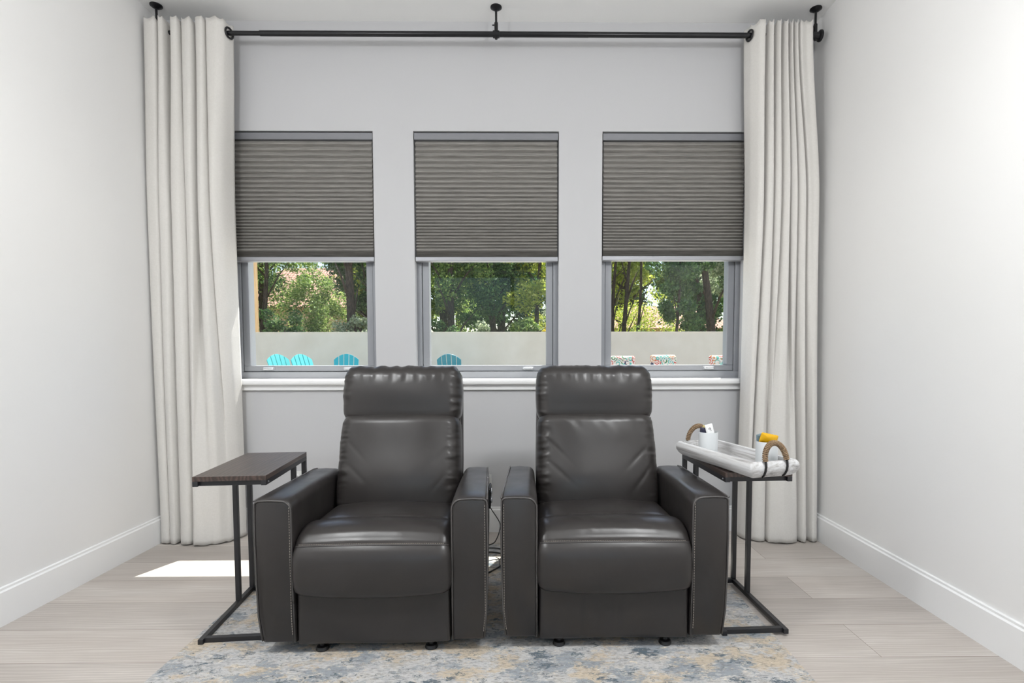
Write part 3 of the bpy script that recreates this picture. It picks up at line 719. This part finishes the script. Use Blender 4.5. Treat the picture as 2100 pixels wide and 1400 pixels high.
packet('snack_packet', .062, .034, .013, m_yellow, (c2[0]+.010, c2[1]+.016, c2[2]+.113), (-.2, .10, -.1), 'yellow foil packet behind the front yellow one in the near cup')
packet('snack_packet', .030, .050, .010, m_grn, (c2[0]-.026, c2[1]+.004, c2[2]+.110), (0, -.12, .4), 'grey-green foil packet at the left rim of the near cup')
card = MB().box((-.030, -.022, 0), (.030, .022, .0015)).build('paper_card', m_paper); card.location = intray(.02, .005, .0128); card.rotation_euler = (0, 0, ta+.7)
tag(card, 'small white paper card lying flat in the tray between the two cups', 'card')

# ---------------------------------------------------------------- outlets and cords
def outlet(x, z, label):
    o = MB().rbox((.072, .006, .116), .0025, (6, 3, 6)).build('wall_outlet', m_white, smooth=40, loc=(x, YB-.003, z)); tag(o, label, 'outlet', None)
    for dz in (-.024, .024):
        s_ = MB().rbox((.034, .004, .034), .0018, (4, 3, 4), None, Matrix.Translation((0, -.004, dz))).build('socket', m_paper, o, smooth=40)
        MB().box((-.008, -.0068, dz-.006), (-.0055, -.0058, dz+.006)).box((.0055, -.0068, dz-.006), (.008, -.0058, dz+.006)).build('socket_slot', m_black, s_)
    return o
outlet(-.225, .300, 'white wall outlet behind the gap between the recliners')
outlet(-1.382, .325, 'white wall outlet low behind the bare side table')
plug = MB().rbox((.030, .034, .040), .006, (6, 6, 6)).build('power_plug', m_black, smooth=True, loc=(-.223, YB-.0265, .324)); tag(plug, 'black power adapter plugged into the outlet between the recliners', 'plug')
def cord(pts, r, label):
    P = cr(pts, 8); o = MB().tube([tuple(p) for p in P], r, 8).build('cable', m_black, smooth=True); return tag(o, label, 'cord', None)
z0 = RUGZ+.005
cord([(-.223, YB-.046, .315), (-.20, 3.10, .20), (-.13, 3.04, .10), (-.16, 2.97, .012+.006), (-.24, 2.90, z0), (-.14, 2.885, z0), (-.07, 2.84, z0), (-.02, 2.78, z0)], .0030, 'black power cord dropping from the wall outlet onto the rug edge between the recliners')
cord([(-.25, 2.82, z0), (-.17, 2.83, z0), (-.10, 2.80, z0), (-.06, 2.74, z0), (-.10, 2.66, z0), (-.17, 2.56, z0), (-.25, 2.50, z0)], .0036, 'thick black cord curving across the sunlit rug between the recliners')
cord([(-.24, 2.66, z0), (-.16, 2.70, z0+.007), (-.10, 2.71, z0+.008), (-.04, 2.70, z0)], .0022, 'thin black cord lying across the sun patch between the recliners')
cord([(-.14, 2.74, z0+.006), (-.12, 2.69, z0+.014), (-.115, 2.63, z0+.006), (-.09, 2.60, z0)], .0022, 'short thin cord end squiggling over the other cords between the recliners')

# ---------------------------------------------------------------- added pendant fittings around the fill lamps, out of view
for i, (x, y) in enumerate(CL):
    lz = 2.50 if y > 0 else 2.88; q = H-lz
    o = thing('pendant_lamp', None, None, (x, y, lz))
    MB().lathe([(.06, q-.002), (.06, q-.012), (.02, q-.018), (0, q-.018)][::-1], 24).build('ceiling_rose', m_white, o, smooth=40)
    MB().tube([(0, 0, .140), (0, 0, q-.01)], .004, 8).build('cord', m_black, o)
    MB().lathe([(.03, .150), (.055, .145), (.055, .138)], 24).build('cap', m_black, o, smooth=40); tag(o, ['round white pendant lamp cap on a black cord above the left recliner', 'round white pendant lamp cap on a black cord above the right recliner', 'round white pendant lamp cap on a black cord by the rear door, left side', 'round white pendant lamp cap on a black cord by the rear door, right side'][i], 'ceiling light')

# ---------------------------------------------------------------- outside: patio
o = setting('patio_ground', MB().box((-16, YB+T, -.25), (16, 12.0, -.06)), m_pave)
o = setting('garden_ground', MB().box((-40, 12.0, -.25), (40, 60, -.08)), m_grass)
GY = 12.0; gw = MB(); gw.box((-6.45, GY, -.06), (16, GY+.2, 1.560)); gw.box((-16, GY, -.06), (-6.45, GY+.2, 1.560))
w_ = gw.build('garden_wall', m_gwall); tag(w_, 'long pale grey stucco garden wall across the patio', 'wall')
MB().box((-16, GY-.01, 1.560), (16, GY+.21, 1.580)).build('wall_cap', m_gwall, w_, bevel=.004)
p_ = MB().box((-6.58, GY+.62, -.08), (-6.38, GY+.82, 1.98)).build('wall_pillar', m_trim, bevel=.01); tag(p_, 'short white pillar behind the garden wall, beside the timber post', 'pillar')
po = thing('timber_post', 'tall pale timber post standing behind the garden wall, seen at the left window edge', 'post', (-6.33, GY+.5, -.08))
MB().box((-.10, -.10, 0), (.075, .10, 5.2)).build('post_shaft', m_post, po, bevel=.006)
MB().box((.078, -.09, 0), (.10, .09, 5.2)).build('post_edge_board', m_post, po)

def adirondack(mat, loc, rz, label):
    t = thing('adirondack_chair', label, 'chair', loc, rz, 'plastic slat-back chairs on the patio')
    th = math.radians(24); X = Matrix.Translation((0, .20, .30)) @ Matrix.Rotation(-th, 4, 'X')
    n = 5; W0 = .50
    for k in range(n):
        u = (k-(n-1)/2)/((n-1)/2); hgt = .80-.11*u*u
        xb = u*.17; xt = u*.192; hw = .042; poly = []
        top_ = lambda x: .925-.13*(x/.24)**2
        P = [(xb-hw*.82, -.05), (xb+hw*.82, -.05), (xt+hw, top_(xt+hw)), (xt+hw*.33, top_(xt+hw*.33)), (xt-hw*.33, top_(xt-hw*.33)), (xt-hw, top_(xt-hw))]
        mb = MB(); mb.prism(P, 'y', -.01, .012); mb.v = [tuple(X @ Vector(q)) for q in mb.v]
        mb.build('back_slat', mat, t, bevel=.003)
    mb = MB()
    for z in (.12, .50): MB().box((-.22, .013, z), (.22, .035, z+.07), X).build('back_brace', mat, t)
    for k in range(5):
        y = -.34+k*.105; z = .37-.035*k-.02
        MB().box((-.25, y, z), (.25, y+.09, z+.022)).build('seat_slat', mat, t, bevel=.003)
    for sg in (-1, 1):
        MB().prism([(-.36, .27), (-.36, .35), (.55, .08), (.62, 0), (.50, 0)], 'x', sg*.235-.012, sg*.235+.012).build('side_rail', mat, t)
        MB().box((sg*.262-.012, -.36, 0), (sg*.262+.012, -.27, .54)).build('front_leg', mat, t)
        MB().box((sg*.262-.012, .28, .18), (sg*.262+.012, .34, .54)).build('arm_support', mat, t)
        MB().box((sg*.29-.065, -.42, .54), (sg*.29+.065, .36, .562)).build('armrest', mat, t, bevel=.01)
    return t
GZ = -.06
adirondack(m_teal_sunlit, (-4.36, 10.15, GZ), math.radians(58), 'pale aqua slatted patio chair, leftmost through the left window')
adirondack(m_teal_sunlit, (-3.92, 10.20, GZ), math.radians(58), 'pale aqua slatted patio chair, second from the left through the left window')
adirondack(m_teal, (-3.38, 10.05, GZ), math.radians(14), 'turquoise slatted patio chair at the right side of the left window')
adirondack(m_teal_shaded, (-1.415, 10.75, GZ), math.radians(180), 'dark turquoise slatted patio chair seen from behind through the middle window')

def patio_chair(loc, rz, mat, label):
    t = thing('patio_chair', label, 'chair', loc, rz, 'floral cushioned chairs on the patio')
    def cf(o, d): 
        k = (1-(abs(o.x)/.27)**4)*(1-(abs(o.z)/.34)**4); return Vector((o.x, o.y*(.75+.45*max(0,k)), o.z))
    Xb = Matrix.Translation((0, .27, .775)) @ Matrix.Rotation(math.radians(-12), 4, 'X')
    MB().rbox((.52, .13, .66), .05, (16, 6, 16), cf, Xb).build('back_cushion', mat, t, smooth=True)
    MB().rbox((.52, .54, .12), .05, (14, 14, 6), None, Matrix.Translation((0, -.02, .42))).build('seat_cushion', mat, t, smooth=True)
    f = MB()
    for sg in (-1, 1):
        f.tube([(sg*.29, -.28, 0), (sg*.29, -.28, .60), (sg*.29, .25, .60)], .016, 8); f.tube([(sg*.29, .30, 0), (sg*.29, .24, .40), (sg*.29, .36, .80)], .016, 8); f.tube([(sg*.29, -.28, .35), (sg*.29, .25, .35)], .014, 8)
    f.tube([(-.29, -.28, .35), (.29, -.28, .35)], .014, 8); f.tube([(-.29, .36, .80), (.29, .36, .80)], .014, 8); f.tube([(-.29, .25, .35), (.29, .25, .35)], .014, 8)
    f.build('chair_frame', m_dframe, t, smooth=40); return t
patio_chair((1.93, 10.1, GZ+.0), math.radians(-8), mk_floral('floral_fabric_coral', (0,0,0)), 'floral cushioned patio chair, leftmost of three through the right window')
patio_chair((2.82, 10.1, GZ+.02), math.radians(4), mk_floral('floral_fabric_sunburst', (3.1,1.2,.4)), 'floral cushioned patio chair, middle of three through the right window')
patio_chair((4.02, 10.1, GZ+.01), math.radians(12), mk_floral('floral_fabric_leafy', (5.7,2.2,1.9)), 'floral cushioned patio chair, rightmost of three through the right window')

# ---------------------------------------------------------------- outside: houses
def house(x0, x1, y0, y1, eave, ridge, label):
    h = thing('neighbour_house', label, 'house', ((x0+x1)/2, (y0+y1)/2, -.08)); w2, d2 = (x1-x0)/2, (y1-y0)/2
    MB().box((-w2, -d2, 0), (w2, d2, eave)).build('house_wall', m_peach, h)
    e = .5; q = w2*.45
    rf = MB(); rf.add([(-w2-e, -d2-e, eave), (w2+e, -d2-e, eave), (w2+e, d2+e, eave), (-w2-e, d2+e, eave), (-q, 0, ridge), (q, 0, ridge)], [(0,1,5,4), (1,2,5), (2,3,4,5), (3,0,4), (0,3,2,1)]); rf.build('roof', m_tile, h)
    for x in (-w2*.5, w2*.4): MB().box((x-.6, -d2-.03, 1.0), (x+.6, -d2+.02, 2.2)).build('house_window', m_black, h)
house(-17, -9.8, 30, 38, 3.75, 6.6, 'peach house with a terracotta tiled roof, seen through the trees in the left window')
house(5.4, 12.5, 31, 38, 2.6, 4.2, 'peach house with a low terracotta roof, seen between trunks in the right window')

# ---------------------------------------------------------------- outside: trees
def leaves(name, mat, parent, centers, radii, count, size, seed):
    r = np.random.default_rng(seed); K = len(centers); idx = r.integers(0, K, count)
    c = np.array(centers)[idx]; rad = np.array(radii)[idx]
    d = r.normal(size=(count, 3)); d /= np.linalg.norm(d, axis=1)[:, None]
    p = c + d*rad[:, None]*(r.random(count)**.45)[:, None]*np.array([1, 1, .8])
    a = r.normal(size=(count, 3)); a /= np.linalg.norm(a, axis=1)[:, None]; b = np.cross(a, r.normal(size=(count, 3))); b /= np.linalg.norm(b, axis=1)[:, None]
    s_ = size*(.6+.8*r.random(count))[:, None]
    V = np.stack([p-a*s_*.5, p+b*s_*.28, p+a*s_*.5, p-b*s_*.28], axis=1).reshape(-1, 3).astype(np.float32)
    me = bpy.data.meshes.new(name); me.vertices.add(len(V)); me.vertices.foreach_set('co', V.ravel())
    me.loops.add(count*4); me.loops.foreach_set('vertex_index', np.arange(count*4, dtype=np.int32)); me.polygons.add(count)
    me.polygons.foreach_set('loop_start', np.arange(0, count*4, 4, dtype=np.int32)); me.polygons.foreach_set('loop_total', np.full(count, 4, dtype=np.int32))
    me.update(calc_edges=True); me.validate(); me.materials.append(mat)
    o = bpy.data.objects.new(name, me); C.objects.link(o); o.parent = parent; return o
def tree(name, x, y, hgt, cw, cz0, mat, label, cat, trunk_r=.12, lean=0, count=7000, size=.09, seed=1, nclump=46, grp='trees behind the garden wall'):
    r = random.Random(seed); t = thing(name, label, cat, (x, y, -.08), 0, grp)
    if trunk_r:
        pts = []; N = 9
        for k in range(N): u = k/(N-1); pts.append((lean*u*hgt*.75+.10*math.sin(u*4+seed), .06*math.cos(u*5+seed), u*hgt*.75))
        mb = MB(); mb.tube(pts, [trunk_r*(1.15-.75*k/(N-1)) for k in range(N)], 10)
        for k in range(6):
            u = .35+.09*k; b = Vector(pts[min(N-1, int(u*(N-1)))]); a_ = r.uniform(0, 2*PI)
            e = b+Vector((math.cos(a_)*cw*.38, math.sin(a_)*cw*.38, hgt*.16)); mid = (b+e)/2+Vector((0, 0, .1)); mb.tube([b, mid, e], [trunk_r*.35, trunk_r*.22, trunk_r*.08], 6)
        mb.build('trunk', m_bark, t, smooth=True)
    cs, rs = [], []
    for k in range(nclump):
        while True:
            q = Vector((r.uniform(-1,1), r.uniform(-1,1), r.uniform(-1,1)))
            if q.length < 1: break
        q = q*(.55+.45*r.random()); zc = (cz0+hgt)/2; hz = (hgt-cz0)/2
        cs.append((q.x*cw/2+lean*zc, q.y*cw/2, zc+q.z*hz)); rs.append(cw*r.uniform(.09, .17))
    leaves('foliage', mat, t, cs, rs, count, size, seed); return t
TR = [
 ('oak_tree', -8.15, 16.5, 7.5, 3.2, 3.35, L_dark, 'dark green tree with a thin leaning trunk beside the timber post', 'tree', .09, .05, 5500),
 ('oak_tree', -4.2, 17.0, 8.0, 4.2, 3.1, L_mid, 'green broadleaf tree hanging over the top of the left window', 'tree', .10, .02, 8000),
 ('pine_tree', -5.42, 16.6, 9.5, 2.2, 4.2, L_mid, 'tall straight dark trunk standing at the right of the left window', 'tree', .155, 0, 2600),
 ('oak_tree', -2.35, 16.5, 7.5, 2.6, 2.0, L_mid, 'broadleaf tree with a dark trunk at the left edge of the middle window', 'tree', .13, .06, 6000),
 ('oak_tree', -.9, 17.5, 8.0, 3.2, 1.5, L_dark, 'dense dark green tree in the middle window', 'tree', .12, 0, 9000),
 ('maple_tree', .55, 16.6, 7.0, 2.6, 1.6, L_lime, 'lime green sunlit tree at the right of the middle window', 'tree', .08, 0, 6500),
 ('oak_tree', 2.6, 18.0, 8.0, 3.0, 3.1, L_lime, 'yellow-green tree above thin trunks in the right window', 'tree', .07, 0, 6500),
 ('oak_tree', 4.55, 15.6, 7.5, 2.1, 1.2, L_dark, 'dense dark green tree filling the centre of the right window', 'tree', .05, 0, 9500),
 ('oak_tree', 5.9, 16.2, 7.5, 2.4, 2.6, L_dark, 'dark tree with a leaning trunk near the right edge of the right window', 'tree', .15, -.10, 6000),
 ('oak_tree', 7.1, 17.4, 7.5, 2.8, 1.5, L_pale, 'pale grey-green tree at the far right of the right window', 'tree', .08, 0, 6000),
 ('oak_tree', -9.2, 19.0, 8.0, 4.0, 1.5, L_mid, 'green tree far left behind the white pillar', 'tree', .12, 0, 5500),
 ('birch_tree', 3.05, 17.2, 7.0, 1.2, 4.6, L_mid, 'slim bare trunk at the left edge of the right window', 'tree', .075, 0, 900),
 ('birch_tree', 3.42, 17.3, 7.2, 1.2, 4.6, L_mid, 'slim bare trunk second from the left in the right window', 'tree', .085, 0, 900),
 ('birch_tree', 3.85, 17.6, 7.0, 1.2, 4.6, L_mid, 'slim bare trunk third from the left in the right window', 'tree', .06, 0, 900),
 ('birch_tree', 2.62, 17.0, 7.0, 1.2, 4.6, L_mid, 'slim bare trunk partly hidden by the left frame of the right window', 'tree', .07, 0, 900),
]
for i, (nm, x, y, h, cw, cz, mat, lab, cat, tr_, ln, cnt) in enumerate(TR):
    tree(nm, x, y, h, cw, cz, mat, lab, cat, tr_, ln, int(cnt*1.6), .10, 11+i, nclump=46 if cnt > 2000 else 12)
BU = [
 ('shrub', -6.85, 15.4, 2.6, 1.8, L_dark, 'dark round shrub over the wall at the left of the left window', 6500),
 ('shrub', -7.0, 17.8, 5.0, 2.7, L_mid, 'tall green shrub in front of the tiled house in the left window', 9500),
 ('shrub', 1.9, 18.6, 4.2, 3.2, L_pale, 'tall pale shrub behind the slim trunks in the right window', 5000),
 ('shrub', 4.3, 19.5, 3.6, 3.0, L_lime, 'yellow-green shrub before the low roof in the right window', 4200),
 ('shrub', -4.9, 14.9, 2.35, 1.5, L_pale, 'pale loose shrub over the wall in the left window, before the tall trunk', 3600),
 ('shrub', -4.1, 15.0, 3.1, 1.4, L_pale, 'pale green shrub at the right edge of the left window', 4000),
 ('shrub', -2.3, 14.6, 2.5, 1.4, L_dark, 'dark shrub over the wall at the left of the middle window', 5000),
 ('shrub', -1.15, 14.4, 2.35, 1.3, L_pale, 'silvery shrub low in the centre of the middle window', 4200),
 ('shrub', .1, 14.6, 2.6, 1.3, L_mid, 'mid-green shrub low right in the middle window', 4200),
 ('shrub', .68, 14.2, 2.1, .45, L_yel, 'small yellow-leaved shrub low at the right of the middle window', 900),
 ('shrub', 3.6, 15.2, 1.95, 2.2, L_mid, 'low green undergrowth below the slim trunks in the right window', 3000),
 ('shrub', 5.35, 14.6, 2.0, 1.1, L_mid, 'low green shrub at the foot of the leaning trunk in the right window', 2400),
]
for i, (nm, x, y, h, cw, mat, lab, cnt) in enumerate(BU):
    tree(nm, x, y, h, cw, .1, mat, lab, 'shrub', .03, 0, int(cnt*1.4), .08, 71+i, 40, 'shrubs behind the garden wall')
BK = [(-13.5, 26, L_mid), (-7.0, 25, L_lime), (-6.6, 23, L_dark), (-3.5, 24, L_mid), (-.8, 23, L_dark), (2.1, 24, L_mid), (4.9, 26, L_lime), (8.0, 24, L_dark), (11.0, 25, L_mid), (-11.5, 42, L_dark), (-5, 42, L_dark), (1.5, 42, L_dark), (8, 43, L_dark), (14, 43, L_mid)]
BL = ['far leafy tree beyond the garden, leftmost of the back row', 'far lime tree right of the tiled house', 'far dark tree behind the tall straight trunk', 'far green tree between the left and middle windows', 'far dark tree behind the middle window foliage', 'far green tree between the middle and right windows', 'far lime tree behind the slim trunks', 'far dark tree behind the leaning trunk', 'far green tree, rightmost of the back row', 'distant dark tree behind the tiled house roof', 'distant dark tree behind the left window trees', 'distant dark tree behind the middle window trees', 'distant dark tree behind the low house', 'distant green tree right of the low house']
for i, ((x, y, mat), lab) in enumerate(zip(BK, BL)):
    far = y > 30
    cz = 3.6 if x in (-13.5, 4.9) else 1.0
    tree('oak_tree', x, y, 12 if far else 9, 7.5 if far else 4.2, 2.0 if far else cz, mat, lab, 'tree', .2, 0, 12000 if far else 11000, .30 if far else .17, 131+i, 60, 'back row of trees')
